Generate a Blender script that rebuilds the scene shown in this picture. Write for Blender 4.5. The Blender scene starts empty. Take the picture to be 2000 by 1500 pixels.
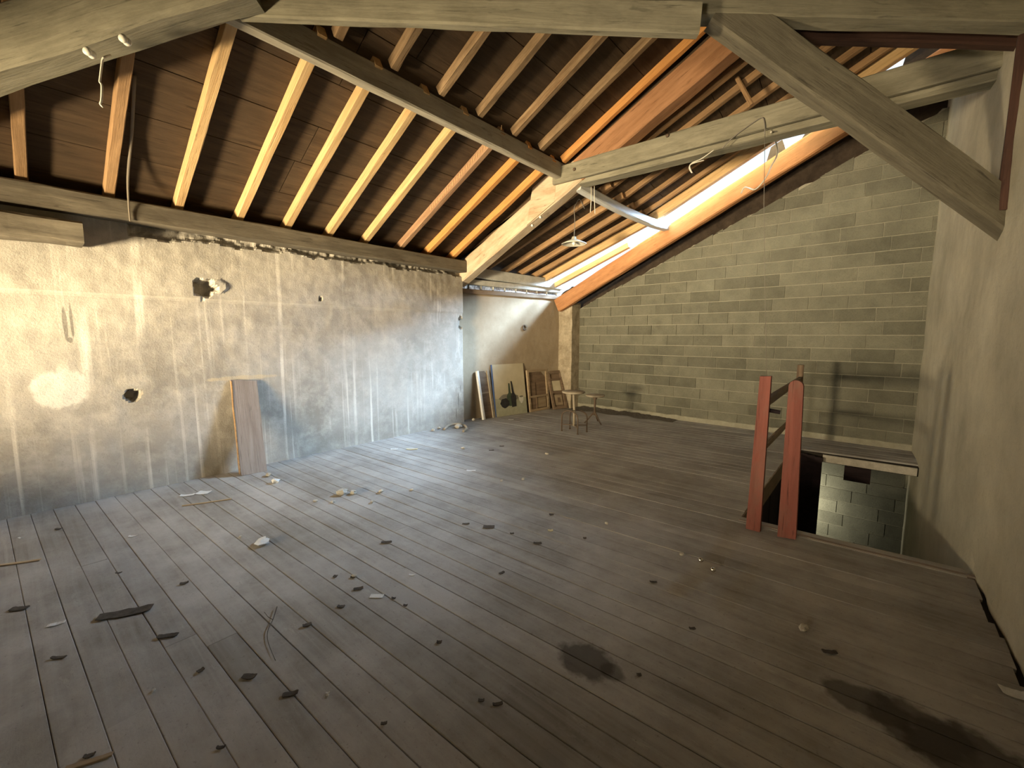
import bpy, math, random
from mathutils import Vector, Matrix, noise
random.seed(7)
sc = bpy.context.scene
COL = sc.collection
R = math.radians
# ------------------------------------------------------------------ camera
F, YAW, PITCH, H = 830.0, 40.6, 6.6, 1.65
cam = bpy.data.cameras.new('camera'); cam_ob = bpy.data.objects.new('camera', cam); COL.objects.link(cam_ob)
cam.sensor_width = 36; cam.lens = F / 2000 * 36; cam.clip_start = 0.02
cam_ob.location = (0, 0, H); cam_ob.rotation_euler = (R(90 - PITCH), 0, R(YAW))
sc.camera = cam_ob
# ------------------------------------------------------------------ sky, daylight, exposure
w = bpy.data.worlds.new('sky'); sc.world = w; w.use_nodes = True
bgn = w.node_tree.nodes['Background']; bgn.inputs[0].default_value = (0.80, 0.90, 1.0, 1); bgn.inputs[1].default_value = 1.3
def area(name, loc, target, sx, sy, power, col, spread=180):
    l = bpy.data.lights.new(name, 'AREA'); l.shape = 'RECTANGLE'; l.size = sx; l.size_y = sy
    l.energy = power; l.color = col; l.spread = R(spread)
    o = bpy.data.objects.new(name, l); COL.objects.link(o); o.location = loc
    o.rotation_euler = (Vector(target) - Vector(loc)).to_track_quat('-Z', 'Y').to_euler()
    return o
WARM = (1.0, 0.80, 0.50)
area('daylight_window_a', (-4.1, -4.4, 1.0), (-4.3, 2.0, 1.9), 1.9, 1.1, 2300, WARM, 150)
area('daylight_window_b', (-1.2, -4.4, 1.15), (-1.2, 2.0, 1.7), 1.2, 0.75, 540, (1.0, 0.83, 0.58), 150)
area('sky_over_gable', (-0.7, 9.3, 5.2), (-5.0, 4.2, 1.0), 2.4, 1.2, 1850, (0.52, 0.74, 1.0), 64)
area('stairwell_wall_light', (-0.98, 7.72, -1.0), (-0.84, 8.25, -1.0), 0.2, 0.9, 16.0, (1.0, 0.94, 0.72), 135)  # unseen light added below the floor to brighten the stairwell wall
sc.view_settings.view_transform = 'Standard'; sc.view_settings.look = 'None'
sc.view_settings.exposure = 0.0; sc.view_settings.gamma = 1.0; sc.view_settings.use_curve_mapping = False
sc.cycles.use_denoising = True; sc.cycles.max_bounces = 7; sc.cycles.diffuse_bounces = 4; sc.cycles.adaptive_threshold = 0.03
sc.cycles.sample_clamp_indirect = 6.0
# ------------------------------------------------------------------ pixel to place
_y, _p = R(YAW), R(PITCH)
FWD = Vector((-math.sin(_y) * math.cos(_p), math.cos(_y) * math.cos(_p), -math.sin(_p)))
RGT = Vector((math.cos(_y), math.sin(_y), 0)); UPV = RGT.cross(FWD)
CAM = Vector((0, 0, H))
def ray(px, py): return FWD + RGT * ((px - 1000) / F) + UPV * ((750 - py) / F)
def hit(px, py, n, d):
    r = ray(px, py); n = Vector(n); return CAM + r * ((d - n.dot(CAM)) / n.dot(r))
def onx(px, py, v): return hit(px, py, (1, 0, 0), v)
def ony(px, py, v): return hit(px, py, (0, 1, 0), v)
def onz(px, py, v=0.0): return hit(px, py, (0, 0, 1), v)
# the room's planes
XL = -5.86
def XR(y): return 0.78 - 0.0365 * y
def YF(x): return 8.22 - 0.03 * (x - 0.5)
def RB(x): return 2.97 + 0.5 * (x + 5.84)                       # underside of the main rafters
def RBF(x, y):                                                   # far bay: the roof sags onto the bowed purlin and sinks towards the gable
    xp, zp = -3.44 + .145 * (y - 5.5), 3.90 - .09 * (y - 5.5); xl, zl = XREC(y), 2.93 - .05 * (y - 5.5)
    return zl + (zp - zl) * (x - xl) / (xp - xl) if x < xp else zp + .47 * (x - xp)
def GB(x): return 2.34 + 0.475 * (x + 5.05)                     # lower edge of gable beam
RY0, RY1 = 5.43, 8.08
def XREC(y): return -6.05 + (y - 5.42) * 0.2                   # wall of the far bay
# ------------------------------------------------------------------ materials
class NT:
    def __init__(s, name):
        s.m = bpy.data.materials.new(name); s.m.use_nodes = True; s.t = s.m.node_tree
        s.b = s.t.nodes['Principled BSDF']; s.x = 0
    def n(s, typ, **kw):
        nd = s.t.nodes.new(typ)
        for k, v in kw.items():
            if k in ('operation', 'blend_type', 'data_type', 'noise_dimensions', 'feature', 'wave_type', 'bands_direction', 'interpolation_type', 'clamp'): setattr(nd, k, v)
        return nd
    def l(s, a, b): s.t.links.new(a, b)
    def coord(s, kind='Object', scale=(1, 1, 1), rnd=False, loc=(0, 0, 0)):
        if kind == 'Position': src = s.n('ShaderNodeNewGeometry').outputs['Position']
        else: src = s.n('ShaderNodeTexCoord').outputs[kind]
        mp = s.n('ShaderNodeMapping'); mp.inputs['Scale'].default_value = scale; mp.inputs['Location'].default_value = loc
        s.l(src, mp.inputs['Vector'])
        if rnd:
            oi = s.n('ShaderNodeObjectInfo'); mm = s.n('ShaderNodeVectorMath', operation='MULTIPLY_ADD')
            cb = s.n('ShaderNodeCombineXYZ')
            mu = s.n('ShaderNodeMath', operation='MULTIPLY'); mu.inputs[1].default_value = 57.0
            s.l(oi.outputs['Random'], mu.inputs[0])
            for i in range(3): s.l(mu.outputs[0], cb.inputs[i])
            ad = s.n('ShaderNodeVectorMath', operation='ADD'); s.l(mp.outputs[0], ad.inputs[0]); s.l(cb.outputs[0], ad.inputs[1])
            return ad.outputs[0]
        return mp.outputs[0]
    def noise(s, vec, scale=4, detail=5, rough=0.6, dist=0.0):
        nd = s.n('ShaderNodeTexNoise'); nd.inputs['Scale'].default_value = scale; nd.inputs['Detail'].default_value = detail
        nd.inputs['Roughness'].default_value = rough; nd.inputs['Distortion'].default_value = dist
        s.l(vec, nd.inputs['Vector']); return nd.outputs['Fac']
    def ramp(s, fac, stops):
        r = s.n('ShaderNodeValToRGB'); e = r.color_ramp.elements
        while len(e) < len(stops): e.new(0.5)
        for i, (p, c) in enumerate(stops):
            e[i].position = p; e[i].color = (c, c, c, 1) if isinstance(c, (int, float)) else (*c, 1)
        s.l(fac, r.inputs[0]); return r.outputs[0]
    def mix(s, fac, a, b, blend='MIX'):
        m = s.n('ShaderNodeMix', data_type='RGBA', blend_type=blend)
        for sock, v in ((m.inputs[0], fac), (m.inputs[6], a), (m.inputs[7], b)):
            if isinstance(v, (int, float)): sock.default_value = v
            elif isinstance(v, tuple): sock.default_value = (*v, 1)
            else: s.l(v, sock)
        return m.outputs[2]
    def math(s, op, a, b=0.0):
        m = s.n('ShaderNodeMath', operation=op)
        for i, v in enumerate((a, b)):
            if isinstance(v, (int, float)): m.inputs[i].default_value = v
            else: s.l(v, m.inputs[i])
        return m.outputs[0]
    def blob(s, c, r):
        """mask 1 inside an ellipsoid patch of the place (ragged by noise), 0 outside"""
        g = s.n('ShaderNodeNewGeometry').outputs['Position']
        mp = s.n('ShaderNodeVectorMath', operation='SUBTRACT'); s.l(g, mp.inputs[0]); mp.inputs[1].default_value = c
        dv = s.n('ShaderNodeVectorMath', operation='DIVIDE'); s.l(mp.outputs[0], dv.inputs[0]); dv.inputs[1].default_value = r
        ln = s.n('ShaderNodeVectorMath', operation='LENGTH'); s.l(dv.outputs[0], ln.inputs[0])
        nz = s.noise(s.coord('Position'), 7, 4, 0.6)
        v = s.math('ADD', ln.outputs['Value'], s.math('MULTIPLY', s.math('SUBTRACT', nz, 0.5), 1.1))
        return s.ramp(v, [(0.75, 1.0), (1.0, 0.0)])
    def value_by_object(s, col, lo=0.75, hi=1.2):
        oi = s.n('ShaderNodeObjectInfo'); mr = s.n('ShaderNodeMapRange'); mr.inputs[3].default_value = lo; mr.inputs[4].default_value = hi
        s.l(oi.outputs['Random'], mr.inputs[0])
        hs = s.n('ShaderNodeHueSaturation'); s.l(mr.outputs[0], hs.inputs['Value']); s.l(col, hs.inputs['Color']); return hs.outputs[0]
    def done(s, col, rough=0.85, bump=None, strength=0.3, dist=0.01, spec=0.25):
        if isinstance(col, tuple): s.b.inputs['Base Color'].default_value = (*col, 1)
        else: s.l(col, s.b.inputs['Base Color'])
        s.b.inputs['Roughness'].default_value = rough
        s.b.inputs['Specular IOR Level'].default_value = spec
        if bump is not None:
            b = s.n('ShaderNodeBump'); b.inputs['Strength'].default_value = strength; b.inputs['Distance'].default_value = dist
            s.l(bump, b.inputs['Height']); s.l(b.outputs[0], s.b.inputs['Normal'])
        return s.m
def wood(name, dark, light, dirt=(0.1, 0.08, 0.06), dirt_amt=0.5, rough=0.8, vary=(0.8, 1.15), grain=16):
    t = NT(name); v = t.coord('Object', (0.9, grain, grain), rnd=True)
    g = t.noise(v, 1.3, 6, 0.65, 0.6)
    c = t.mix(t.ramp(g, [(0.3, 0.0), (0.7, 1.0)]), dark, light)
    v2 = t.coord('Object', (1.2, 3, 3), rnd=True); d = t.ramp(t.noise(v2, 2.0, 5, 0.7), [(0.45, 0.0), (0.75, dirt_amt)])
    c = t.mix(d, c, dirt)
    fine = t.noise(t.coord('Object', (1.6, grain * 3.2, grain * 3.2), rnd=True), 1.6, 5, 0.7, 0.3)
    crack = t.ramp(fine, [(0.30, 0.8), (0.42, 0.0)]); c = t.mix(crack, c, tuple(x * .35 for x in dark))
    c = t.mix(t.ramp(t.noise(t.coord('Object', (2.5, 9, 9), rnd=True), 2.2, 3, 0.5), [(0.68, 0.0), (0.76, 0.55)]), c, tuple(x * .45 for x in dark))
    c = t.value_by_object(c, *vary)
    return t.done(c, rough, t.math('ADD', g, fine), 0.5, 0.008)
def rough_mat(name, a, b, scale=5, rough=0.9, bump=0.4, vary=None, coord='Position', bd=0.01):
    t = NT(name); v = t.coord(coord); f = t.noise(v, scale, 7, 0.68)
    c = t.mix(t.ramp(f, [(0.3, 0.0), (0.7, 1.0)]), a, b)
    fine = t.noise(v, scale * 14, 4, 0.7)
    c = t.mix(t.ramp(fine, [(0.25, 0.55), (0.5, 0.0)]), c, tuple(x * 0.5 for x in a))
    if vary: c = t.value_by_object(c, *vary)
    return t.done(c, rough, fine, bump, bd)
def plain(name, col, rough=0.6, metal=0.0, spec=0.3):
    t = NT(name); m = t.done(col, rough, spec=spec); t.b.inputs['Metallic'].default_value = metal; return m
M = {}
# left wall: grey cement render with pale lime runs, white patch, soot marks
def plaster_left():
    t = NT('left_plaster'); p = t.coord('Position'); big = t.noise(p, 0.9, 5, 0.6)
    c = t.mix(t.ramp(big, [(0.32, 0.0), (0.68, 1.0)]), (0.30, 0.275, 0.235), (0.50, 0.465, 0.405))
    mid = t.noise(p, 5.5, 6, 0.7); c = t.mix(t.ramp(mid, [(0.45, 0.0), (0.75, 0.7)]), c, (0.64, 0.60, 0.52))
    low = t.noise(t.coord('Position', (1, 1, 2.0)), 2.2, 6, 0.7)
    z = t.n('ShaderNodeSeparateXYZ'); t.l(t.n('ShaderNodeNewGeometry').outputs['Position'], z.inputs[0])
    lower_tone = t.math('MULTIPLY', t.ramp(t.math('ADD', z.outputs[2], t.math('MULTIPLY', low, 0.9)), [(0.45, 1.0), (0.95, 0.0)]), 0.45)  # wall colour darker towards the foot
    c = t.mix(lower_tone, c, (0.23, 0.215, 0.19))
    st = t.noise(t.coord('Position', (1, 15, 0.22)), 1.0, 3, 0.55); st2 = t.noise(t.coord('Position', (1, 1.3, 0.8), loc=(3, 1, 2)), 1.6, 3, 0.6)
    runs = t.math('MULTIPLY', t.ramp(st, [(0.54, 0.0), (0.66, 1.0)]), t.ramp(st2, [(0.42, 0.0), (0.62, 0.72)]))
    c = t.mix(runs, c, (0.80, 0.76, 0.67))
    c = t.mix(t.blob((XL, 0.25, 1.13), (0.4, 0.21, 0.22)), c, (0.72, 0.70, 0.62))
    for cy, cz, ry, rz in ((0.33, 1.76, .016, .20), (0.375, 1.78, .012, .17), (0.352, 1.60, .02, .03), (5.30, .46, .014, .17), (5.24, .22, .012, .14), (5.36, .66, .01, .08)):
        c = t.mix(t.math('MULTIPLY', t.blob((XL, cy, cz), (0.4, ry, rz)), 0.7), c, (0.13, 0.12, 0.105))
    c = t.mix(t.math('MULTIPLY', t.blob((XL, 1.8, 1.13), (0.4, .45, .03)), 0.6), c, (0.60, 0.50, 0.33))
    fine = t.noise(p, 60, 5, 0.7); c = t.mix(t.ramp(fine, [(0.28, 0.5), (0.42, 0.0)]), c, (0.17, 0.155, 0.13))
    hgt = t.math('ADD', t.math('MULTIPLY', mid, 0.6), t.math('MULTIPLY', fine, 0.35))
    return t.done(c, 0.92, hgt, 0.55, 0.02)
M['left'] = plaster_left()
def plaster(name, a, b, dark, sc1=1.3):
    t = NT(name); p = t.coord('Position'); big = t.noise(p, sc1, 6, 0.65)
    c = t.mix(t.ramp(big, [(0.33, 0.0), (0.67, 1.0)]), a, b)
    fine = t.noise(p, 45, 5, 0.7); c = t.mix(t.ramp(fine, [(0.27, 0.45), (0.42, 0.0)]), c, dark)
    mid = t.noise(p, 7, 5, 0.65)
    return t.done(c, 0.92, t.math('ADD', mid, t.math('MULTIPLY', fine, 0.4)), 0.35, 0.012)
M['right'] = plaster('right_plaster', (0.42, 0.39, 0.295), (0.62, 0.58, 0.45), (0.17, 0.155, 0.11))
M['recess'] = plaster('far_bay_plaster', (0.31, 0.245, 0.165), (0.42, 0.345, 0.245), (0.17, 0.13, 0.09))
M['near'] = plaster('near_plaster', (0.36, 0.33, 0.28), (0.48, 0.45, 0.38), (0.2, 0.18, 0.15))
def block_mat():
    t = NT('concrete_block'); p = t.coord('Position'); f = t.noise(p, 3.2, 6, 0.65)
    c = t.mix(t.ramp(f, [(0.3, 0.0), (0.7, 1.0)]), (0.140, 0.137, 0.104), (0.215, 0.208, 0.158))
    fine = t.noise(p, 70, 4, 0.75); c = t.mix(t.ramp(fine, [(0.3, 0.6), (0.5, 0.0)]), c, (0.09, 0.088, 0.066))
    c = t.value_by_object(c, 0.78, 1.18)
    return t.done(c, 0.95, fine, 0.6, 0.012)
M['block'] = block_mat()
M['mortar'] = rough_mat('pale_mortar', (0.29, 0.275, 0.21), (0.40, 0.38, 0.295), 9)
M['mortar_dark'] = rough_mat('shade_dark_mortar', (0.03, 0.021, 0.015), (0.07, 0.05, 0.034), 8)  # near-black, puts the shadow band under the gable beam into the colour
M['pillar'] = rough_mat('pillar_render', (0.30, 0.24, 0.16), (0.66, 0.57, 0.42), 7, bump=0.8, bd=0.02)
def floor_mat():
    t = NT('dusty_floorboard'); v = t.coord('Object', (0.8, 14, 14), rnd=True); g = t.noise(v, 1.2, 5, 0.6, 0.4)
    c = t.mix(t.ramp(g, [(0.3, 0.0), (0.7, 1.0)]), (0.225, 0.208, 0.186), (0.345, 0.328, 0.304))
    p = t.coord('Position'); dust = t.noise(p, 1.1, 6, 0.68)
    c = t.mix(t.ramp(dust, [(0.40, 0.0), (0.62, 0.85)]), c, (0.45, 0.435, 0.41))
    scr = t.noise(t.coord('Position', (1.2, 5.0, 1), loc=(2, 5, 0)), 2.6, 6, 0.75)
    c = t.mix(t.ramp(scr, [(0.60, 0.0), (0.72, 0.4)]), c, (0.56, 0.54, 0.50))
    oi = t.value_by_object(c, 0.9, 1.08); c = oi
    for (x, y, rx, ry, k) in STAINS:
        c = t.mix(t.math('MULTIPLY', t.blob((x, y, 0), (rx, ry, 1.0)), k), c, (0.055, 0.048, 0.04))
    fine = t.noise(p, 55, 5, 0.7); c = t.mix(t.ramp(fine, [(0.26, 0.6), (0.40, 0.0)]), c, (0.10, 0.09, 0.075))
    return t.done(c, 0.86, t.math('ADD', g, fine), 0.3, 0.006, spec=0.2)
STAINS = []
for px, py, r1, r2, k in ((1145, 1290, .16, .13, .75), (1195, 1312, .08, .06, .6), (1690, 1370, .17, .12, .7), (1790, 1420, .2, .16, .75), (1900, 1480, .22, .2, .8), (60, 1470, .3, .12, .2)):
    q = onz(px, py); STAINS.append((q.x, q.y, r1, r2, k))
M['floor'] = floor_mat()
M['under'] = plain('dark_underfloor', (0.03, 0.025, 0.02), 0.95)
M['deck'] = wood('roof_panel_wood', (0.05, 0.031, 0.017), (0.098, 0.063, 0.035), (0.05, 0.035, 0.02), 0.6, 0.85, (0.85, 1.15), 9)
M['pine'] = wood('pine_rafter', (0.50, 0.31, 0.135), (0.70, 0.49, 0.25), (0.36, 0.22, 0.10), 0.35, 0.7, (0.92, 1.12))
M['orange'] = wood('orange_rafter', (0.50, 0.22, 0.06), (0.66, 0.33, 0.11), (0.3, 0.13, 0.04), 0.3, 0.7, (0.95, 1.1))
M['redraf'] = wood('reddish_rafter', (0.26, 0.145, 0.08), (0.40, 0.25, 0.145), (0.2, 0.11, 0.06), 0.4, 0.8, (0.95, 1.05))
M['oldraf'] = wood('weathered_rafter', (0.20, 0.12, 0.06), (0.40, 0.28, 0.16), (0.10, 0.065, 0.035), 0.75, 0.85)
M['farraf'] = wood('brown_rafter', (0.26, 0.15, 0.07), (0.42, 0.26, 0.13), (0.14, 0.085, 0.045), 0.5)
M['grey'] = wood('grey_timber', (0.185, 0.17, 0.12), (0.32, 0.295, 0.215), (0.10, 0.088, 0.06), 0.55, 0.85, (0.9, 1.1), 9)
M['greydark'] = wood('dark_grey_timber', (0.10, 0.088, 0.062), (0.18, 0.16, 0.115), (0.07, 0.06, 0.045), 0.6, 0.85, (0.9, 1.1), 9)
M['plate'] = wood('wall_plate_timber', (0.11, 0.095, 0.07), (0.22, 0.19, 0.14), (0.07, 0.055, 0.04), 0.6, 0.85, (0.95, 1.05), 9)
M['purl'] = wood('pale_purlin_timber', (0.32, 0.29, 0.225), (0.48, 0.44, 0.35), (0.20, 0.175, 0.13), 0.5, 0.85, (0.95, 1.05), 9)
M['lime'] = wood('limewashed_timber', (0.42, 0.31, 0.20), (0.62, 0.52, 0.38), (0.30, 0.19, 0.10), 0.7, 0.9, (1, 1.02), 6)
M['brown'] = wood('red_brown_timber', (0.27, 0.13, 0.06), (0.42, 0.22, 0.11), (0.15, 0.075, 0.035), 0.4, 0.8, (0.95, 1.05), 9)
M['gable'] = wood('orange_brown_timber', (0.40, 0.18, 0.075), (0.56, 0.28, 0.125), (0.22, 0.10, 0.05), 0.5, 0.8, (0.98, 1.02), 9)
M['darkred'] = wood('dark_red_timber', (0.05, 0.025, 0.018), (0.10, 0.05, 0.035), (0.02, 0.012, 0.01), 0.5)
M['bluegrey'] = wood('pale_grey_timber', (0.40, 0.40, 0.38), (0.58, 0.58, 0.56), (0.25, 0.24, 0.22), 0.4)
M['plank'] = wood('leaning_plank_wood', (0.21, 0.17, 0.145), (0.33, 0.28, 0.245), (0.16, 0.12, 0.10), 0.4)
M['bark'] = wood('plank_bark_edge', (0.30, 0.17, 0.07), (0.48, 0.30, 0.15), (0.12, 0.07, 0.04), 0.6)
M['redpaint'] = wood('red_painted_wood', (0.15, 0.045, 0.032), (0.25, 0.082, 0.06), (0.15, 0.10, 0.075), 0.7, 0.7, (0.9, 1.1), 12)
M['railwood'] = wood('grey_brown_rail', (0.17, 0.125, 0.085), (0.27, 0.205, 0.145), (0.1, 0.07, 0.05), 0.5)
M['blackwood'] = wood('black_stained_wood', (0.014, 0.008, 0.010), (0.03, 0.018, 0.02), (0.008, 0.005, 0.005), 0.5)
M['frame'] = wood('old_frame_wood', (0.33, 0.245, 0.15), (0.50, 0.39, 0.26), (0.2, 0.14, 0.08), 0.5)
M['framed'] = wood('dark_panel_wood', (0.15, 0.10, 0.065), (0.27, 0.195, 0.13), (0.09, 0.06, 0.04), 0.5)
M['concrete'] = rough_mat('pale_concrete', (0.42, 0.42, 0.39), (0.60, 0.60, 0.56), 6)
M['iron'] = plain('rusty_iron', (0.14, 0.10, 0.07), 0.75, 0.4)
M['seat'] = rough_mat('worn_wooden_seat', (0.30, 0.25, 0.18), (0.42, 0.36, 0.27), 12)
M['wire'] = plain('grey_wire', (0.20, 0.18, 0.15), 0.7)
M['wirepale'] = plain('pale_flex', (0.62, 0.58, 0.48), 0.7)
M['enamel'] = plain('dusty_white_enamel', (0.62, 0.60, 0.50), 0.45)
M['porcelain'] = plain('porcelain', (0.82, 0.79, 0.68), 0.35)
M['paper'] = rough_mat('scrap_paper', (0.66, 0.66, 0.64), (0.80, 0.80, 0.78), 20)
M['yellow'] = rough_mat('yellowed_scrap', (0.55, 0.46, 0.26), (0.68, 0.58, 0.36), 20)
M['rubble'] = rough_mat('mortar_crumb', (0.40, 0.37, 0.31), (0.62, 0.58, 0.50), 15)
M['char'] = rough_mat('dark_chip', (0.05, 0.044, 0.038), (0.12, 0.105, 0.09), 20)
M['tin'] = plain('bright_tin', (0.75, 0.72, 0.65), 0.25, 1.0)
M['cobweb'] = plain('dusty_cobweb', (0.20, 0.17, 0.13), 0.95)
M['hose'] = plain('dusty_hose', (0.36, 0.31, 0.24), 0.85)
M['bluepaint'] = plain('blue_painted_edge', (0.06, 0.10, 0.22), 0.7)
M['void'] = plain('soot_black', (0.012, 0.011, 0.010), 0.95)
def glass_mat():
    t = NT('dirty_glass'); v = t.coord('Object', (1, 1, 1)); f = t.noise(v, 22, 5, 0.7)
    c = t.mix(t.ramp(f, [(0.4, 0.0), (0.6, 1.0)]), (0.10, 0.11, 0.12), (0.85, 0.88, 0.88))
    m = t.done(c, 0.45); t.b.inputs['Transmission Weight'].default_value = 0.85; return m
M['glass'] = glass_mat()
# ------------------------------------------------------------------ mesh helpers
def link(name, verts, faces, mat, parent=None, smooth=False):
    me = bpy.data.meshes.new(name); me.from_pydata([tuple(v) for v in verts], [], faces); me.validate(); me.update()
    if mat: me.materials.append(M[mat] if isinstance(mat, str) else mat)
    if smooth:
        for p in me.polygons: p.use_smooth = True
    o = bpy.data.objects.new(name, me); COL.objects.link(o)
    if parent: o.parent = parent
    return o
def tag(o, label, cat, group=None):
    o['label'] = label; o['category'] = cat
    if group: o['group'] = group
    return o
def struct(o): o['kind'] = 'structure'; return o
def thing(name, label, cat, loc=(0, 0, 0), group=None, rz=0):
    o = bpy.data.objects.new(name, None); COL.objects.link(o); o.location = loc; o.rotation_euler = (0, 0, rz)
    o.empty_display_size = 0.1
    return tag(o, label, cat, group)
def world_matrix(o):
    m = o.matrix_basis.copy(); p = o.parent
    while p: m = p.matrix_basis @ m; p = p.parent
    return m
def put(o, parent):
    """parent keeping the built place"""
    o.parent = parent; o.matrix_parent_inverse = world_matrix(parent).inverted(); return o
BOXF = [(0, 3, 2, 1), (4, 5, 6, 7), (0, 1, 5, 4), (1, 2, 6, 5), (2, 3, 7, 6), (3, 0, 4, 7)]
def boxv(a, b):
    (x0, y0, z0), (x1, y1, z1) = a, b
    return [(x0, y0, z0), (x1, y0, z0), (x1, y1, z0), (x0, y1, z0), (x0, y0, z1), (x1, y0, z1), (x1, y1, z1), (x0, y1, z1)]
def box(name, a, b, mat, parent=None):
    """axis box whose mesh is local to its own centre"""
    c = [(a[i] + b[i]) / 2 for i in range(3)]
    o = link(name, boxv([a[i] - c[i] for i in range(3)], [b[i] - c[i] for i in range(3)]), BOXF, mat); o.location = c
    if parent: put(o, parent)
    return o
def prism(name, poly, depth, mat, parent=None):
    """poly: list of Vector in a plane, depth: Vector offset"""
    n = len(poly); v = [Vector(p) for p in poly] + [Vector(p) + Vector(depth) for p in poly]
    c = sum(v, Vector()) / len(v)
    f = [tuple(range(n)), tuple(range(2 * n - 1, n - 1, -1))] + [(i, i + n, (i + 1) % n + n, (i + 1) % n) for i in range(n)]
    me = bpy.data.meshes.new(name); me.from_pydata([tuple(p - c) for p in v], [], f)
    import bmesh
    bm = bmesh.new(); bm.from_mesh(me); bmesh.ops.recalc_face_normals(bm, faces=bm.faces); bm.to_mesh(me); bm.free()
    me.materials.append(M[mat]); o = bpy.data.objects.new(name, me); COL.objects.link(o); o.location = c
    if parent: put(o, parent)
    return o
def beam(name, p0, p1, wd, ht, mat, parent=None, jit=0.004, seg=10, cham=0.012, bow=0.0, up=(0, 0, 1), anchor='bottom', seed=None):
    """timber along p0-p1 (the middle of its underside); local X runs along it"""
    p0, p1 = Vector(p0), Vector(p1); d = p1 - p0; L = d.length; x = d.normalized()
    side = Vector(up).cross(x).normalized(); u = x.cross(side)
    z0 = 0 if anchor == 'bottom' else -ht / 2
    c = min(cham, wd * .3, ht * .3)
    sec = [(-wd/2 + c, z0), (wd/2 - c, z0), (wd/2, z0 + c), (wd/2, z0 + ht - c), (wd/2 - c, z0 + ht), (-wd/2 + c, z0 + ht), (-wd/2, z0 + ht - c), (-wd/2, z0 + c)]
    vs, fs = [], []; s = random.random() * 90 if seed is None else seed
    for i in range(seg + 1):
        t = i / seg; bz = -bow * math.sin(math.pi * t)
        for k, (yy, zz) in enumerate(sec):
            q = Vector((t * L * 2.2 + s, k * 1.7, s)); j = noise.noise(q) * jit
            q2 = Vector((t * L * 2.2 + s, k * 1.7 + 40, s)); j2 = noise.noise(q2) * jit
            vs.append((t * L - L / 2, yy + j, zz + j2 + bz))
    n = len(sec)
    for i in range(seg):
        for k in range(n):
            fs.append((i * n + k, i * n + (k + 1) % n, (i + 1) * n + (k + 1) % n, (i + 1) * n + k))
    fs.append(tuple(range(n - 1, -1, -1))); fs.append(tuple(seg * n + k for k in range(n)))
    o = link(name, vs, fs, mat)
    m = Matrix((x, side, u)).transposed().to_4x4(); m.translation = (p0 + p1) / 2
    o.matrix_basis = m
    if parent: put(o, parent)
    return o
def tube(name, pts, r, mat, parent=None, sides=6, taper=None):
    pts = [Vector(p) for p in pts]; org = pts[0].copy(); vs, fs = [], []
    for i, p in enumerate(pts):
        a = pts[max(i - 1, 0)]; b = pts[min(i + 1, len(pts) - 1)]; t = (b - a).normalized()
        s = t.orthogonal().normalized() if i == 0 else (s - t * s.dot(t)).normalized()
        u = t.cross(s); rr = r if taper is None else r * (1 + (taper - 1) * i / (len(pts) - 1))
        for k in range(sides):
            a_ = 2 * math.pi * k / sides; vs.append(p - org + (s * math.cos(a_) + u * math.sin(a_)) * rr)
    for i in range(len(pts) - 1):
        for k in range(sides): fs.append((i * sides + k, i * sides + (k + 1) % sides, (i + 1) * sides + (k + 1) % sides, (i + 1) * sides + k))
    fs.append(tuple(range(sides - 1, -1, -1))); fs.append(tuple((len(pts) - 1) * sides + k for k in range(sides)))
    o = link(name, vs, fs, mat, smooth=True); o.location = org
    if parent: put(o, parent)
    return o
def lathe(name, prof, mat, loc=(0, 0, 0), parent=None, n=24, closed=True):
    vs, fs = [], []
    for (r, z) in prof:
        for k in range(n): a = 2 * math.pi * k / n; vs.append((r * math.cos(a), r * math.sin(a), z))
    for i in range(len(prof) - 1):
        for k in range(n): fs.append((i * n + k, i * n + (k + 1) % n, (i + 1) * n + (k + 1) % n, (i + 1) * n + k))
    if closed: fs.append(tuple(range(n - 1, -1, -1))); fs.append(tuple((len(prof) - 1) * n + k for k in range(n)))
    o = link(name, vs, fs, mat, smooth=True); o.location = loc
    if parent: put(o, parent)
    return o
def smooth_path(pts, k=6):
    pts = [Vector(p) for p in pts]; out = []
    for i in range(len(pts) - 1):
        p0, p1, p2, p3 = pts[max(i-1, 0)], pts[i], pts[i+1], pts[min(i+2, len(pts)-1)]
        for j in range(k):
            t = j / k
            out.append(0.5 * ((2*p1) + (p2-p0)*t + (2*p0-5*p1+4*p2-p3)*t*t + (3*p1-p0-3*p2+p3)*t**3))
    out.append(pts[-1]); return out
def N(*a): return noise.noise(Vector(a))
def F4(*a): return noise.fractal(Vector(a), 1.0, 2.0, 5)
def clip(poly, f):
    """keep the part of a 2-D polygon where f(x, z) >= 0 (f linear)"""
    out = []
    for i in range(len(poly)):
        a, b = poly[i], poly[(i + 1) % len(poly)]; fa, fb = f(*a), f(*b)
        if fa >= 0: out.append(a)
        if (fa >= 0) != (fb >= 0):
            t = fa / (fa - fb); out.append((a[0] + (b[0]-a[0])*t, a[1] + (b[1]-a[1])*t))
    return out
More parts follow.
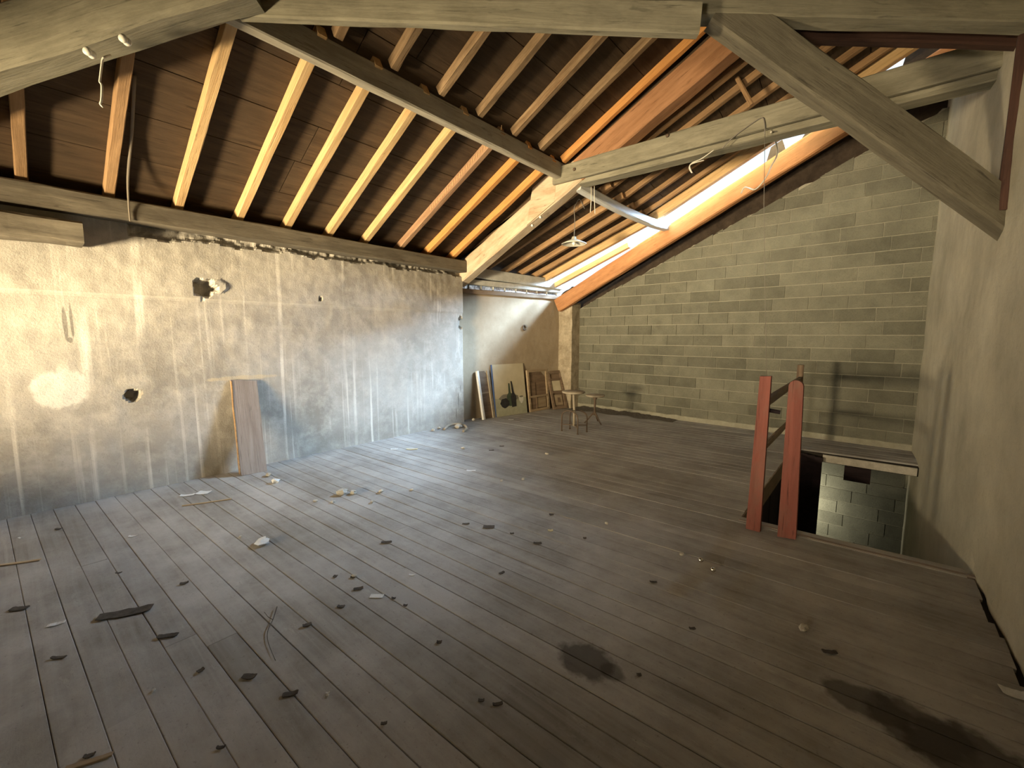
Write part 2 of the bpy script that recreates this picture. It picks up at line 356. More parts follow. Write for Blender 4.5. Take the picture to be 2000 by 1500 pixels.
# ================================================================== ROOM SHELL
# ---- left wall: rendered, ragged at the head, with two broken holes
def grid_wall(name, u0, u1, v0, v1, step, pos, mat, back):
    nu = max(2, int((u1 - u0) / step)); nv = max(2, int((v1 - v0) / step)); vs, fs = [], []
    for i in range(nu + 1):
        for j in range(nv + 1): vs.append(pos(u0 + (u1-u0)*i/nu, v0 + (v1-v0)*j/nv))
    for i in range(nu):
        for j in range(nv):
            a = i*(nv+1)+j; fs.append((a, a+nv+1, a+nv+2, a+1))
    k = len(vs)
    for (u, v) in ((u0, v0), (u1, v0), (u1, v1), (u0, v1)):
        p = Vector(pos(u, v)); vs.append(p + Vector(back))
    c = [0, nu*(nv+1), nu*(nv+1)+nv, nv]
    fs.append((k+3, k+2, k+1, k))
    e = [[i*(nv+1) for i in range(nu+1)], [nu*(nv+1)+j for j in range(nv+1)], [i*(nv+1)+nv for i in range(nu, -1, -1)], [j for j in range(nv, -1, -1)]]
    for q in range(4): fs.append(tuple(e[q][::-1]) + (k+q, k+(q+1) % 4))
    o = link(name, vs, fs, mat, smooth=False); return o
def lw(y, z):
    d = 0.010 * F4(y*1.3, z*1.3, 3) + 0.004 * N(y*9, z*9, 1)
    if z > 2.03: d += 0.016 * min(1, (z - 2.03) / 0.03)
    def hole(cy, cz, ry, rz, dp):
        q = math.hypot((y-cy)/ry, (z-cz)/rz) + 0.5 * N(y*14, z*14, 8)
        return -dp * max(0, min(1, (1.0 - q) * 3.5))
    d += hole(1.46, 2.17, 0.11, 0.10, 0.14) + hole(0.75, 1.02, 0.075, 0.06, 0.13) + hole(2.78, 2.14, 0.03, 0.03, 0.05) + hole(5.38, 1.88, .07, .12, .08)
    q = math.hypot((y-1.60)/.11, (z-2.21)/.08) + .4*N(y*12, z*12, 5); d += 0.022 * max(0, min(1, (1-q)*3))
    if y > 0.85:
        rag = 2.70 + 0.05 * N(y*2.3, 0, 2) + 0.035 * N(y*9, 0, 4) - 0.02 * max(0, 3 - y)
        if z > rag: d -= 0.07 * min(1, (z - rag) / 0.03) + 0.025 * N(y*16, z*16, 9)
    if z < 0.1: d += 0.02 * (0.1 - z) / 0.1 * (0.5 + N(y*6, 0, 7))
    return (XL + d, y, z)
wl = struct(grid_wall('wall_left', -2.5, RY0, -0.02, 2.9, 0.021, lw, 'left', (-0.34, 0, 0)))
# ---- wall of the far bay, set back behind the end of the left wall
def rwall(y, z): return (XREC(y) + 0.008 * F4(y*1.5, z*1.5, 6) + .003*N(y*11, z*11, 2), y, z)
struct(grid_wall('wall_far_bay', 5.2, 8.35, -0.02, 2.44, 0.06, rwall, 'recess', (-0.3, 0, 0)))
# ---- right wall, down into the stairwell
def rw(y, z):
    d = 0.010 * F4(y*1.1, z*1.1, 9) + .003*N(y*8, z*8, 3)
    if -0.06 < z < 0.08 and y < 4.3: d += 0.015 * N(y*5, z*20, 1)
    if z < 0 and y < 4.0: d -= .0
    return (XR(y) - d, y, z)
struct(grid_wall('wall_right', -2.5, 8.5, -2.7, 6.35, 0.07, rw, 'right', (0.3, 0, 0)))
# ---- near wall behind the camera with two window openings
WA, WB = (-4.85, -3.55, 0.90, 1.85), (-1.70, -0.75, 1.0, 1.80)
def near_wall():
    xs = [-6.3, WA[0], WA[1], WB[0], WB[1], 1.2]; vs, fs = [], []
    def add(a, b):
        k = len(vs); vs.extend(boxv(a, b)); fs.extend([tuple(i + k for i in f) for f in BOXF])
    Y0, Y1 = -2.8, -2.45
    add((xs[0], Y0, -.02), (xs[1], Y1, 6.4)); add((xs[2], Y0, -.02), (xs[3], Y1, 6.4)); add((xs[4], Y0, -.02), (xs[5], Y1, 6.4))
    for W_ in (WA, WB): add((W_[0], Y0, -.02), (W_[1], Y1, W_[2])); add((W_[0], Y0, W_[3]), (W_[1], Y1, 6.4))
    return struct(link('wall_near', vs, fs, 'near'))
near_wall()
struct(box('wall_sky_block', (-11, -5.6, -3), (5, -5.2, 7), 'near'))  # unseen wall added outside to keep sky light out of the windows
for i, W_ in enumerate((WA, WB)):
    t = struct(thing('window_%d' % (i + 2), ['wooden casement frame of wide window opening near left wall', 'wooden casement frame of narrower window opening behind camera'][i], 'window', (W_[0], -2.6, W_[2])))
    del t['category']
    for a, b in (((W_[0], W_[2]), (W_[0]+.05, W_[3])), ((W_[1]-.05, W_[2]), (W_[1], W_[3])), ((W_[0]+.05, W_[2]), (W_[1]-.05, W_[2]+.05)), ((W_[0]+.05, W_[3]-.05), (W_[1]-.05, W_[3]))):
        box('frame_member', (a[0], -2.66, a[1]), (b[0], -2.60, b[1]), 'frame', t)
# ---- far wall: hollow concrete blocks in courses of 0.2 m with pale bed joints
FW_X0, FW_X1 = -5.30, 0.62
def rag(x): return 0.05 + 0.055 * max(0, x + 4.9) + 0.035 * N(x*5, 1, 2) + 0.03 * N(x*13, 5, 1)
def far_wall():
    n = 120; vs, fs = [], []
    for i in range(n + 1):
        x = FW_X0 + (FW_X1 + .15 - FW_X0) * i / n; y = YF(x) + 0.012; zt = GB(x) - rag(x)
        vs += [(x, y, -2.7), (x, y, zt), (x, y + 0.10, zt), (x, y + 0.10, -2.7)]
        if i: k = 4*i; [fs.append((k-4+a, k-4+(a+1) % 4, k+(a+1) % 4, k+a)) for a in range(4)]
    o = struct(link('wall_far', vs, fs, 'mortar'))
    # masonry backing up to the beam, darkened for the shadow under it
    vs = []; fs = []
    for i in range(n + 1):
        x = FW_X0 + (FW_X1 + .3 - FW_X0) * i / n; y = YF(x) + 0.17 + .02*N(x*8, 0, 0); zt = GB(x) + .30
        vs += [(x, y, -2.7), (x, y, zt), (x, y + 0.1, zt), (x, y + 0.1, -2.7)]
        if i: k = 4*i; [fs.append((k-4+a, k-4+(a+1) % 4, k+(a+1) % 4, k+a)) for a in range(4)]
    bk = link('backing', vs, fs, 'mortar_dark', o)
    # blocks
    full = {}
    rz = -13
    while rz * 0.2 < 5.0:
        z0 = rz * 0.2 + 0.05; z1 = z0 + 0.188
        x = FW_X0 - (0.25 if rz % 2 else 0.0) - 0.08 * ((rz * 7) % 3)
        while x < FW_X1:
            ln = 0.5; a, b = max(x, FW_X0), min(x + ln - 0.009, FW_X1 + .1)
            x += ln
            if b - a < 0.04 or z0 > GB(b): continue
            if z1 < -0.1 and b < -1.2: continue
            poly = [(a, z0), (b, z0), (b, z1), (a, z1)]
            xm = (a + b) / 2; g_ = rag(xm); sl = 0.475
            poly = clip(poly, lambda px, pz: GB(px) - g_ - pz)
            if len(poly) < 3: continue
            proud = random.uniform(-0.003, 0.006)
            pts = [Vector((px, YF(px) - proud, pz)) for px, pz in poly]
            prism('block', pts, (0, 0.05, 0), 'block', o)
        rz += 1
    # pale footing band along the floor
    n = 40; vs, fs = [], []
    return o
wf = far_wall()
def footing():
    n = 60; vs, fs = [], []
    for i in range(n + 1):
        x = FW_X0 + (XR(8.2) - FW_X0) * i / n; y = YF(x); j = .008*N(x*9, 2, 1); zt = 0.085 + .02*N(x*6, 0, 3)
        vs += [(x, y - .018 + j, -.02), (x, y - .014 + j, zt), (x, y + .012, zt + .01), (x, y + .012, -.02)]
        if i: k = 4*i; [fs.append((k-4+a, k-4+(a+1) % 4, k+(a+1) % 4, k+a)) for a in range(4)]
    o = link('baseboard_far', vs, fs, 'mortar'); return struct(o)
footing()
# ---- pillar in the far corner
def pillar():
    def pp(x0, x1, y0, y1, z0, z1):
        vs, fs = [], []; n = 26; ring = [(x0, y0), ((x0+x1)/2, y0), (x1, y0), (x1, (y0+y1)/2), (x1, y1), (x0, y1)]
        for i in range(n + 1):
            z = z0 + (z1 - z0) * i / n
            for k, (x, y) in enumerate(ring): vs.append((x + .012*N(z*5, k*3, 1), y + .012*N(z*5, k*3, 7), z))
        m = len(ring)
        for i in range(n):
            for k in range(m): fs.append((i*m+k, i*m+(k+1) % m, (i+1)*m+(k+1) % m, (i+1)*m+k))
        fs.append(tuple(range(m-1, -1, -1))); fs.append(tuple(n*m+k for k in range(m)))
        return vs, fs
    vs, fs = pp(-5.62, -5.17, 8.07, 8.42, -.02, 2.36)
    return struct(link('wall_corner_pillar', vs, fs, 'pillar'))
pillar()
# ---- floor: boards running away from the left wall, stairwell cut out at the right
HX, HY0, HY1 = -0.83, 4.10, 7.30
fl = struct(thing('floor', 'dusty grey floorboards across the loft', 'floor')); del fl['category']; del fl['label']
def floor_boards():
    pitch, sk = 0.1435, 0.042
    k0 = -20; y_ref = 0.205 - .045 + 0.0
    i = k0
    while True:
        ys = -0.04 + i * pitch; i += 1         # seam height at the left wall (x = XL)
        if ys > 8.7: break
        ym = ys + pitch/2 + sk * 3
        x_end = XR(ym) + 0.06 if ym > 4.3 else XR(ym) - random.uniform(.012, .05)
        if HY0 < ym < HY1: x_end = HX + random.uniform(-.004, .004)
        x_start = XL - 0.05 if ym < 5.5 else -6.0
        cuts = [x_start]
        r = random.Random(i * 13 + 5)
        if r.random() < 0.45: cuts.append(r.uniform(-4.6, -1.2))
        cuts.append(x_end)
        for a, b in zip(cuts, cuts[1:]):
            g = r.uniform(0.0004, 0.0024); dz = r.uniform(-0.003, 0.0); a2, b2 = a + .001, b - .001
            n = 8; vs, fs = [], []
            for q in range(n + 1):
                x = a2 + (b2 - a2) * q / n; off = sk * (x - XL)
                y0 = ys + off + g + .0015*N(x*3, i, 0); y1 = ys + pitch + off - g + .0015*N(x*3, i + .5, 4)
                zt = dz + .0018*N(x*1.7, i*2.1, 2); c = .003
                vs += [(x, y0, -.024), (x, y0, zt - c), (x, y0 + c, zt), (x, y1 - c, zt), (x, y1, zt - c), (x, y1, -.024)]
                if q: k = 6*q; [fs.append((k-6+s, k-6+(s+1) % 6, k+(s+1) % 6, k+s)) for s in range(6)]
            fs.append((5, 4, 3, 2, 1, 0)); fs.append(tuple(6*n + s for s in range(6)))
            c0 = Vector(((a+b)/2, ys + pitch/2, 0)); vs = [Vector(v) - c0 for v in vs]
            o = link('floorboard', vs, fs, 'floor', fl); o.location = c0
    # sub-floor that fills the joints (left of the well, near and far of it)
    for a, b in (((-6.1, -2.5, -.14), (HX, 8.5, -.025)), ((HX, -2.5, -.14), (.95, HY0 + .02, -.025)), ((HX, HY1 + .01, -.14), (.6, 8.3, -.025))):
        box('subfloor', a, b, 'under', fl)
floor_boards()
# ---- stairwell: slab edge, joist, dark partition, ground floor
def stairwell():
    o = box('slab_edge', (-0.47, HY1 - .012, -.13), (.50, HY1 + .02, -.03), 'rubble', fl)
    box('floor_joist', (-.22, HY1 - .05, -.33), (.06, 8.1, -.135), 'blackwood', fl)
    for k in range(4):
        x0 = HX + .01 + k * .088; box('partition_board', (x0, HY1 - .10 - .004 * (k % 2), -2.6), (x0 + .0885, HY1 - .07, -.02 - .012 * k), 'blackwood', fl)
    for k in range(9): box('partition_board', (HX - .06, HY0 + .02 + k * .345, -2.6), (HX - .03 + .004 * (k % 2), HY0 + .365 + k * .345, -.02), 'blackwood', fl)  # extra black boards added so the left of the opening stays dark
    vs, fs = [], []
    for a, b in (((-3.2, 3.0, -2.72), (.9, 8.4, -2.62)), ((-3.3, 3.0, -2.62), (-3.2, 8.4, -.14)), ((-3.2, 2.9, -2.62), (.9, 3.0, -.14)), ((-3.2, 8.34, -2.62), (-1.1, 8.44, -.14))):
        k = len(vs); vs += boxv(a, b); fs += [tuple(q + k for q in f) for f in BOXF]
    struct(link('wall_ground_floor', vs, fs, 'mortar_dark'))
    # trimmer along the near side of the opening
    n = 24; vs, fs = [], []
    for i in range(n + 1):
        x = HX + (XR(4.1) + .02 - HX) * i / n; y = HY0 + .02 + .012*N(x*5, 1, 1) + .06*max(0, x + .1)
        vs += [(x, y - .03, -.22), (x, y - .03, .004), (x, y + .015, .0), (x, y + .01, -.22)]
        if i: k = 4*i; [fs.append((k-4+a, k-4+(a+1) % 4, k+(a+1) % 4, k+a)) for a in range(4)]
    fs += [(3, 2, 1, 0), tuple(4*n + a for a in range(4))]
    link('trimmer', vs, fs, 'plank', fl)
    box('trimmer', (HX - .03, HY0, -.2), (HX + .012, HY1, -.004), 'railwood', fl)
stairwell()
# ---- ceiling: panels on the rafters with a covering above
ce_v, ce_f = [], []
def quad4(pts, th):
    k = len(ce_v); ce_v.extend(pts); ce_v.extend([(p[0], p[1], p[2] + th) for p in pts])
    ce_f.extend([tuple(i + k for i in f) for f in BOXF])
X0, X1 = -6.45, 1.0
HR = 0.118
quad4([(X0, -2.8, RB(X0)+HR+.03), (X1, -2.8, RB(X1)+HR+.03), (X1, 5.5, RB(X1)+HR+.03), (X0, 5.5, RB(X0)+HR+.03)], .03)
YE = 7.66                                                       # the deck stops short of the gable
for xa, xb in ((X0, -3.44), (-3.44, X1)):
    e = .0001 if xa > X0 else 0
    quad4([(xa, 5.5, RBF(xa+e, 5.5)+HR+.03), (xb, 5.5, RBF(xb, 5.5)+HR+.03), (xb+.145*(YE-5.5)*(xb < 0), YE, RBF(xb+.145*(YE-5.5)*(xb < 0), YE)+HR+.03), (xa+.145*(YE-5.5)*(xa > X0), YE, RBF(xa+.145*(YE-5.5)*(xa > X0), YE)+HR+.03)], .03)
    # upstand closing the step between the two roof levels
    k = len(ce_v); ce_v += [(xa, 5.50, RBF(xa+e, 5.5)+HR-.02), (xb, 5.50, RBF(xb, 5.5)+HR-.02), (xb, 5.53, RBF(xb, 5.5)+HR-.02), (xa, 5.53, RBF(xa+e, 5.5)+HR-.02), (xa, 5.50, RB(xa)+HR+.06), (xb, 5.50, RB(xb)+HR+.06), (xb, 5.53, RB(xb)+HR+.06), (xa, 5.53, RB(xa)+HR+.06)]
    ce_f += [tuple(q + k for q in f) for f in BOXF]
ce = struct(link('ceiling', ce_v, ce_f, 'deck'))
def panel(x0, x1, y0, y1, fz):
    g = .004; pts = [(x0+g, y0+g), (x1-g, y0+g), (x1-g, y1-g), (x0+g, y1-g)]
    c = Vector(((x0+x1)/2, (y0+y1)/2, fz((x0+x1)/2, (y0+y1)/2)))
    vs = [Vector((x, y, fz(x, y) + HR + random.uniform(-.002, .002))) - c for x, y in pts]; vs = vs + [v + Vector((0, 0, .022)) for v in vs]
    # local X along Y so that the grain runs along the roof
    m = Matrix(((0, 1, 0), (-1, 0, 0), (0, 0, 1))); mi = m.inverted()
    o = link('panel', [m @ v for v in vs], BOXF, 'deck'); o.matrix_basis = Matrix.Translation(c) @ mi.to_4x4(); put(o, ce)
xs = [X0 + .05]
while xs[-1] < .9: xs.append(xs[-1] + random.choice((.46, .52, .58)))
for i, (a, b) in enumerate(zip(xs, xs[1:])):
    ys = [-2.45, random.uniform(-1, .2), random.uniform(2.1, 3.4), 5.5]
    for y0, y1 in zip(ys, ys[1:]): panel(a, b, y0, y1, lambda x, y: RB(x))
    panel(a, b, 5.5, YE, RBF)
# ================================================================== ROOF TIMBER
tag(beam('wall_plate', (-5.80, -2.4, 2.775), (-5.80, 5.40, 2.765), .20, .20, 'plate', jit=.008, seg=30), 'long weathered wall plate lying along the top of the left wall', 'beam')
tag(beam('eave_board', (-6.0, -2.4, 2.95), (-6.0, 5.5, 2.95), .03, .16, 'plate', seg=6), 'dark eave board closing the roof edge behind the wall plate', 'board')
# lower rafters
LY = [-2.0, -1.45, -0.9, -0.36, .17, .73, 1.275, 1.85, 2.385, 2.935, 3.48, 4.085, 4.62, 5.165]
for y in LY:
    if y < 0: mt, lb, gr = 'pine', 'pine rafter over the near end of the loft, behind the oblique truss', 'rafters behind the oblique truss'
    elif y < 1: mt, lb, gr = 'farraf', 'rafter darkened for weak light, rising to the oblique beam above the short wall beam', 'rafters darkened for weak light above the short wall beam'  # browner wood stands in for the weak light on these two
    elif abs(y - 4.085) < .01: mt, lb, gr = 'redraf', 'reddish-brown rafter with row of pale nicks, among pale pine rafters', None
    elif y > 4.3: mt, lb, gr = 'orange', 'orange-toned rafter next to the inner truss, running from wall plate to purlin', 'orange rafters beside the inner truss'
    else: mt, lb, gr = 'pine', 'pale sawn pine rafter running from left wall plate up to grey purlin', 'pale pine rafters under the left roof slope'
    ordn = ('', 'second ', 'third ', 'fourth ', 'fifth ', 'sixth ')
    if mt == 'pine' and y > 1: k = 4 - [1.275, 1.85, 2.385, 2.935, 3.48].index(y); lb = ordn[k] + ('pale pine rafter next to the reddish nicked rafter' if k == 0 else 'pale pine rafter counted from the reddish nicked rafter')
    if mt == 'orange': lb = 'orange-toned rafter right beside the limewashed foot of inner truss' if y > 5 else 'orange-toned rafter between the reddish nicked rafter and another orange one'
    if mt == 'farraf': lb = 'rafter darkened for weak light beside the hanging cobweb, above the end of short wall beam' if y > .5 else 'rafter darkened for weak light above the middle of short wall beam'
    xe = -3.63 + random.uniform(-.01, .01)
    o = beam('rafter', (-5.93, y, RB(-5.93)), (xe, y + random.uniform(-.012, .012), RB(xe)), .078, .105, mt, jit=.005, seg=14, cham=.005)
    tag(o, lb, 'rafter', gr)
    if mt == 'redraf':
        for k in range(30):
            x = -5.0 + k * .047
            nk = beam('nick', (x, y - .0405, RB(x) + .03), (x + .012, y - .0405, RB(x + .012) + .075), .004, .008, 'pine', jit=0, seg=1, cham=0); put(nk, o)
UY = [-1.7, -1.15, -.6, -.05, .5, 1.0, 1.45, 1.98, 2.52, 3.09, 3.65, 4.25, 4.81, 5.345]
for y in UY:
    if y > 5: mt, lb, gr = 'orange', 'bright orange rafter lying against the upper part of inner truss', None
    else:
        mt, lb, gr = 'oldraf', 'weathered brown rafter over the near end of loft, above the purlin', 'weathered rafters above the purlin'
        if y > 1.5:
            k = [4.81, 4.25, 3.65, 3.09, 2.52, 1.98].index(y)
            lb = ('', 'second ', 'third ', 'fourth ', 'fifth ', 'sixth ')[k] + ('weathered rafter next to the bright orange rafter, above the purlin' if k == 0 else 'weathered rafter above the purlin, counted from bright orange rafter')
    o = beam('rafter', (-3.60, y, RB(-3.60) + .004), (.72, y + random.uniform(-.02, .02), RB(.72) + .004), .075, .10, mt, jit=.009, seg=22, cham=.006)
    tag(o, lb, 'rafter', gr)
tag(beam('purlin', (-3.70, 1.12, 3.88), (-3.70, 5.46, 3.90), .105, .215, 'purl', jit=.006, seg=20), 'grey purlin carrying the rafters between oblique truss and inner truss', 'purlin')
tag(beam('purlin', (-3.70, -2.4, 3.88), (-3.70, 1.10, 3.88), .105, .215, 'greydark', jit=.006, seg=12), 'grey purlin over the near end of the loft behind oblique truss', 'purlin')
# far bay rafters
FY = [5.80, 6.14, 6.56, 6.96, 7.32]
for i, y in enumerate(FY):
    o = beam('rafter', (XREC(y) - .04, y, RBF(XREC(y) - .04, y)), (-3.25, y, RBF(-3.25, y)), .07, .10, 'farraf', jit=.006, seg=12, cham=.005)
    o1 = ('first', 'second', 'third', 'fourth', 'fifth')[i]; tag(o, o1 + ' dark brown rafter past the inner truss, from far bay lintel to bowed purlin', 'rafter', 'lower rafters of the far bay')
    o = beam('rafter', (-3.5, y + .085, RBF(-3.5, y) + .01), (.6, y + .085, RBF(.6, y) + .01), .07, .10, 'farraf', jit=.006, seg=16, cham=.005)
    tag(o, o1 + ' dark brown rafter past the inner truss, above the bowed purlin', 'rafter', 'upper rafters of the far bay')
y = 7.60
xp = -3.44 + .145 * (y - 5.5)
o = thing('rafter', 'x', 'rafter', (-5.6, y, RBF(-5.6, y)))
beam('lower_length', (-5.6, y, RBF(-5.6, y) - .05), (xp, y, RBF(xp, y) - .05), .10, .16, 'pine', o, jit=.006, seg=10, cham=.005)
beam('upper_length', (xp, y, RBF(xp, y) - .05), (.45, y, RBF(.45, y) - .05), .10, .16, 'pine', o, jit=.006, seg=14, cham=.005)
tag(o, 'brightly lit pale rafter along the open gap beside the gable beam', 'rafter')
y = 7.86
tag(beam('gap_board', (-5.5, y, RBF(-5.5, y) - .16), (-3.75, y, RBF(-3.75, y) - .14), .09, .10, 'pine', jit=.006, seg=10, cham=.005), 'shorter pale board just above the lower end of gable beam', 'board')
tag(beam('purlin', ony(1128, 372, 5.55), ony(1303, 452, 7.93), .13, .12, 'bluegrey', jit=.008, seg=16, bow=.05), 'bowed pale grey purlin spanning the far bay to the gable beam', 'purlin')
# gable beam along the far wall
g = thing('gable_beam', 'orange-brown sloping beam along the top of the block wall', 'beam', (-5.2, 8.0, GB(-5.2)))
gy = 7.97
beam('timber', (-5.42, gy, GB(-5.42)), (.62, gy - .03, GB(.62)), .14, .30, 'gable', g, jit=.010, seg=34, cham=.02, seed=11)
beam('sky_leak_board', (-5.42, 8.26, GB(-5.42) + .13), (.62, 8.26, GB(.62) + .13), .44, .03, 'mortar_dark', g, jit=.01, seg=20, cham=.004)  # dark board added to stop sky light leaking behind the beam
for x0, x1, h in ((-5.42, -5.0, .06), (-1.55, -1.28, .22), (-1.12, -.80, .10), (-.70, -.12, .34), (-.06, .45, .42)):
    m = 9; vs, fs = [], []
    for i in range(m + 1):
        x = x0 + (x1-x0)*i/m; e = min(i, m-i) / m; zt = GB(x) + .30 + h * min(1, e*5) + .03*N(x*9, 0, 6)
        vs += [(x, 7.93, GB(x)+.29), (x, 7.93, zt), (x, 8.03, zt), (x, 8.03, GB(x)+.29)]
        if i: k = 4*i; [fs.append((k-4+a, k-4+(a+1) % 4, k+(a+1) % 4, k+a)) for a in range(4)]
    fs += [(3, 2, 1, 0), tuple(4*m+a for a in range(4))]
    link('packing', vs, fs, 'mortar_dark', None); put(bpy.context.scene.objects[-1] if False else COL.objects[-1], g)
# inner truss at the end of the left wall
T2 = 5.52
def PB(x): return 2.62 + 0.485 * (x + 5.84)
t2 = thing('roof_truss', 'inner roof truss with limewashed rafter foot and long horizontal tie', 'truss', (-5.84, T2, PB(-5.84)))
beam('principal_rafter', (-6.0, T2, PB(-6.0)), (-3.35, T2, PB(-3.35)), .22, .33, 'lime', t2, jit=.012, seg=20, cham=.02)
beam('principal_rafter', (-3.35, T2, PB(-3.35)), (.58, T2, PB(.58)), .22, .33, 'brown', t2, jit=.010, seg=20, cham=.015)
xr2 = XR(T2) + .05
beam('tie_beam', (-3.66, T2 + .03, 3.79), (xr2, T2 + .03, 3.74), .20, .19, 'grey', t2, jit=.008, seg=24)
beam('tie_plank', (-3.80, T2 - .14, 3.84), (xr2, T2 - .14, 3.79), .07, .235, 'grey', t2, jit=.008, seg=24)
for (px, py) in ((1122, 331), (1304, 265)):
    q = ony(px, py, T2 - .18); b = lathe('bolt', [(.0, 0), (.022, 0), (.022, .014), (.012, .02), (.0, .02)], 'iron', q, None, 6); b.rotation_euler = (R(90), 0, 0); put(b, t2)
prism('gusset', [Vector((x, T2 - .115, z)) for x, z in ((-4.33, 3.36), (-3.80, 3.62), (-3.78, 3.98), (-3.95, 4.02), (-4.2, 4.0))], (0, .05, 0), 'lime', t2)
# oblique truss: tie of clamping planks, strut to the right wall and the sloping beam to the left
J1 = Vector((-3.75, 1.2, 0)); E1 = Vector((.609, 4.697, 0)); td = (E1 - J1).normalized(); tn = Vector((-td.y, td.x, 0))   # tn points away from the camera
t1 = thing('roof_truss', 'oblique grey truss with diagonal strut down to the right wall', 'truss', (.6, 4.7, 2.35))
def on_t1(px, py, off=0.0): q = J1 + tn * off; return hit(px, py, tn, tn.dot(q))
off = Vector(td) * .12
a = J1 + td * -.05; b = E1 + td * .22
beam('tie_beam', Vector((a.x, a.y, 3.98)), Vector((b.x, b.y, 3.72)), .14, .22, 'grey', t1, jit=.008, seg=26)
pa, pb = on_t1(468, 38, -.11), on_t1(1362, 72, -.11)
beam('tie_plank', pa, pb, .075, .20, 'grey', t1, jit=.007, seg=20)
pa, pb = on_t1(1430, 78, .20), on_t1(2012, 98, .20)
beam('tie_plank', pa, pb + td * .14, .08, .20, 'darkred', t1, jit=.004, seg=14)
sa, sb = on_t1(1385, 55, 0), on_t1(1940, 452, 0)
sd = (sb - sa).normalized()
beam('strut', sa - sd * .02, sb + sd * .14, .13, .26, 'greydark', t1, jit=.010, seg=24, cham=.014)
P1 = Vector((-3.5, 1.06, 3.757)); P2 = Vector((-4.475, .087, 3.273)); dd = (P2 - P1)
beam('hip_beam', P1 + dd * -.20, P2 + dd * 1.42, .22, .36, 'grey', t1, jit=.016, seg=26, cham=.03)
tag(beam('wall_post', (XR(4.55) - .015, 4.62, 2.52), (XR(4.55) - .015, 4.62, 3.66), .07, .06, 'darkred', up=(0, 1, 0), anchor='mid', seg=8), 'dark narrow wooden post on right wall between strut foot and tie', 'post')
# short beam on the left wall under the plate
tag(beam('wall_beam', (-5.72, -2.4, 2.50), (-5.72, .50, 2.475), .27, .20, 'plate', jit=.02, seg=26, cham=.02), 'short rough timber beam on the left wall, below the wall plate', 'beam')
# loose batten standing under the upper roof
q0, q1 = ony(1426, 128, 6.1), ony(1468, 205, 6.1)
tag(beam('batten', q1, q0, .05, .04, 'farraf', up=(0, 1, 0), anchor='mid', seg=4), 'short brown batten hanging under the roof behind the strut', 'batten')
# ---- strip window over the far bay wall
w1 = struct(thing('window_1', 'low strip window', 'window', (XREC(6.7), 6.7, 2.44))); del w1['category']; del w1['label']
def along(name, z, hh, wd, mat, dx=0.0, y0=5.46, y1=8.08, parent=None, jit=.004, dz=0.0, seg=16):
    return beam(name, (XREC(y0) + dx, y0, z), (XREC(y1) + dx, y1, z + dz), wd, hh, mat, parent, jit=jit, seg=seg, cham=.008)
along('window_rail', 2.43, .085, .14, 'railwood', -.02, parent=w1)
for k in range(9):
    y0 = 5.48 + k * .285
    y1 = y0 + .27
    o = link('pane', [(XREC(y0)-.05, y0, 2.515), (XREC(y1)-.05, y1, 2.515), (XREC(y1)-.05, y1, 2.605), (XREC(y0)-.05, y0, 2.605), (XREC(y0)-.056, y0, 2.515), (XREC(y1)-.056, y1, 2.515), (XREC(y1)-.056, y1, 2.605), (XREC(y0)-.056, y0, 2.605)], BOXF, 'glass'); put(o, w1)
    o = box('glazing_bar', (XREC(y1)-.075, y1, 2.512), (XREC(y1)-.03, y1 + .015, 2.61), 'concrete'); put(o, w1)
tag(along('lintel_beam', 2.605, .10, .16, 'concrete', -.04, dz=-.02), 'pale lintel directly above the strip window of the far bay', 'beam')
tag(along('lintel_beam', 2.745, .19, .20, 'concrete', .0, jit=.01, dz=-.09), 'grey upper lintel carrying the far bay rafters', 'beam')
tag(along('eave_board', 2.70, .20, .03, 'railwood', -.13, dz=-.2), 'dark board closing the gap behind far bay lintels', 'board')
# ================================================================== THINGS
# ---- leaning plank
pk = thing('plank', 'rough-sawn plank with bark edge leaning on the left wall', 'plank', (-5.56, 1.74, 0))
b0, b1 = onz(470, 930), onz(520, 920); tL, tR = onx(452, 742, XL + .03), onx(503, 743, XL + .03)
def plank():
    n = 14; vs, fs = [], []
    nrm = Vector((1, 0, .25)).normalized() * .032
    for i in range(n + 1):
        t = i / n; a = b0.lerp(tL, t); b = b1.lerp(tR, t)
        a = a + Vector((0, .012*N(t*4, 0, 1) + (.03 if t > .85 else 0)*(t-.85)*6*0, 0)); b = b + Vector((0, .010*N(t*4, 3, 1), 0))
        vs += [a, b, b - nrm, a - nrm]
        if i: k = 4*i; [fs.append((k-4+q, k-4+(q+1) % 4, k+(q+1) % 4, k+q)) for q in range(4)]
    fs += [(3, 2, 1, 0), tuple(4*n+q for q in range(4))]
    c = (b0 + b1 + tL + tR) / 4; ax = ((tL + tR) - (b0 + b1)).normalized(); sd_ = (b1 - b0).normalized(); nn = ax.cross(sd_)
    m = Matrix((ax, sd_, nn)).transposed().to_4x4(); m.translation = c; mi = m.inverted()
    for v in vs: v.z = max(v.z, 0.001)
    o = link('board', [mi @ v for v in vs], fs, 'plank'); o.matrix_basis = m; put(o, pk)
    tube('bark_edge', [b0.lerp(tL, t) + Vector((-.008, .008*N(t*5, 1, 3) - .004, .008)) for t in [i/12*.97 + .01 for i in range(13)]], .011, 'bark', pk, 6)
plank()
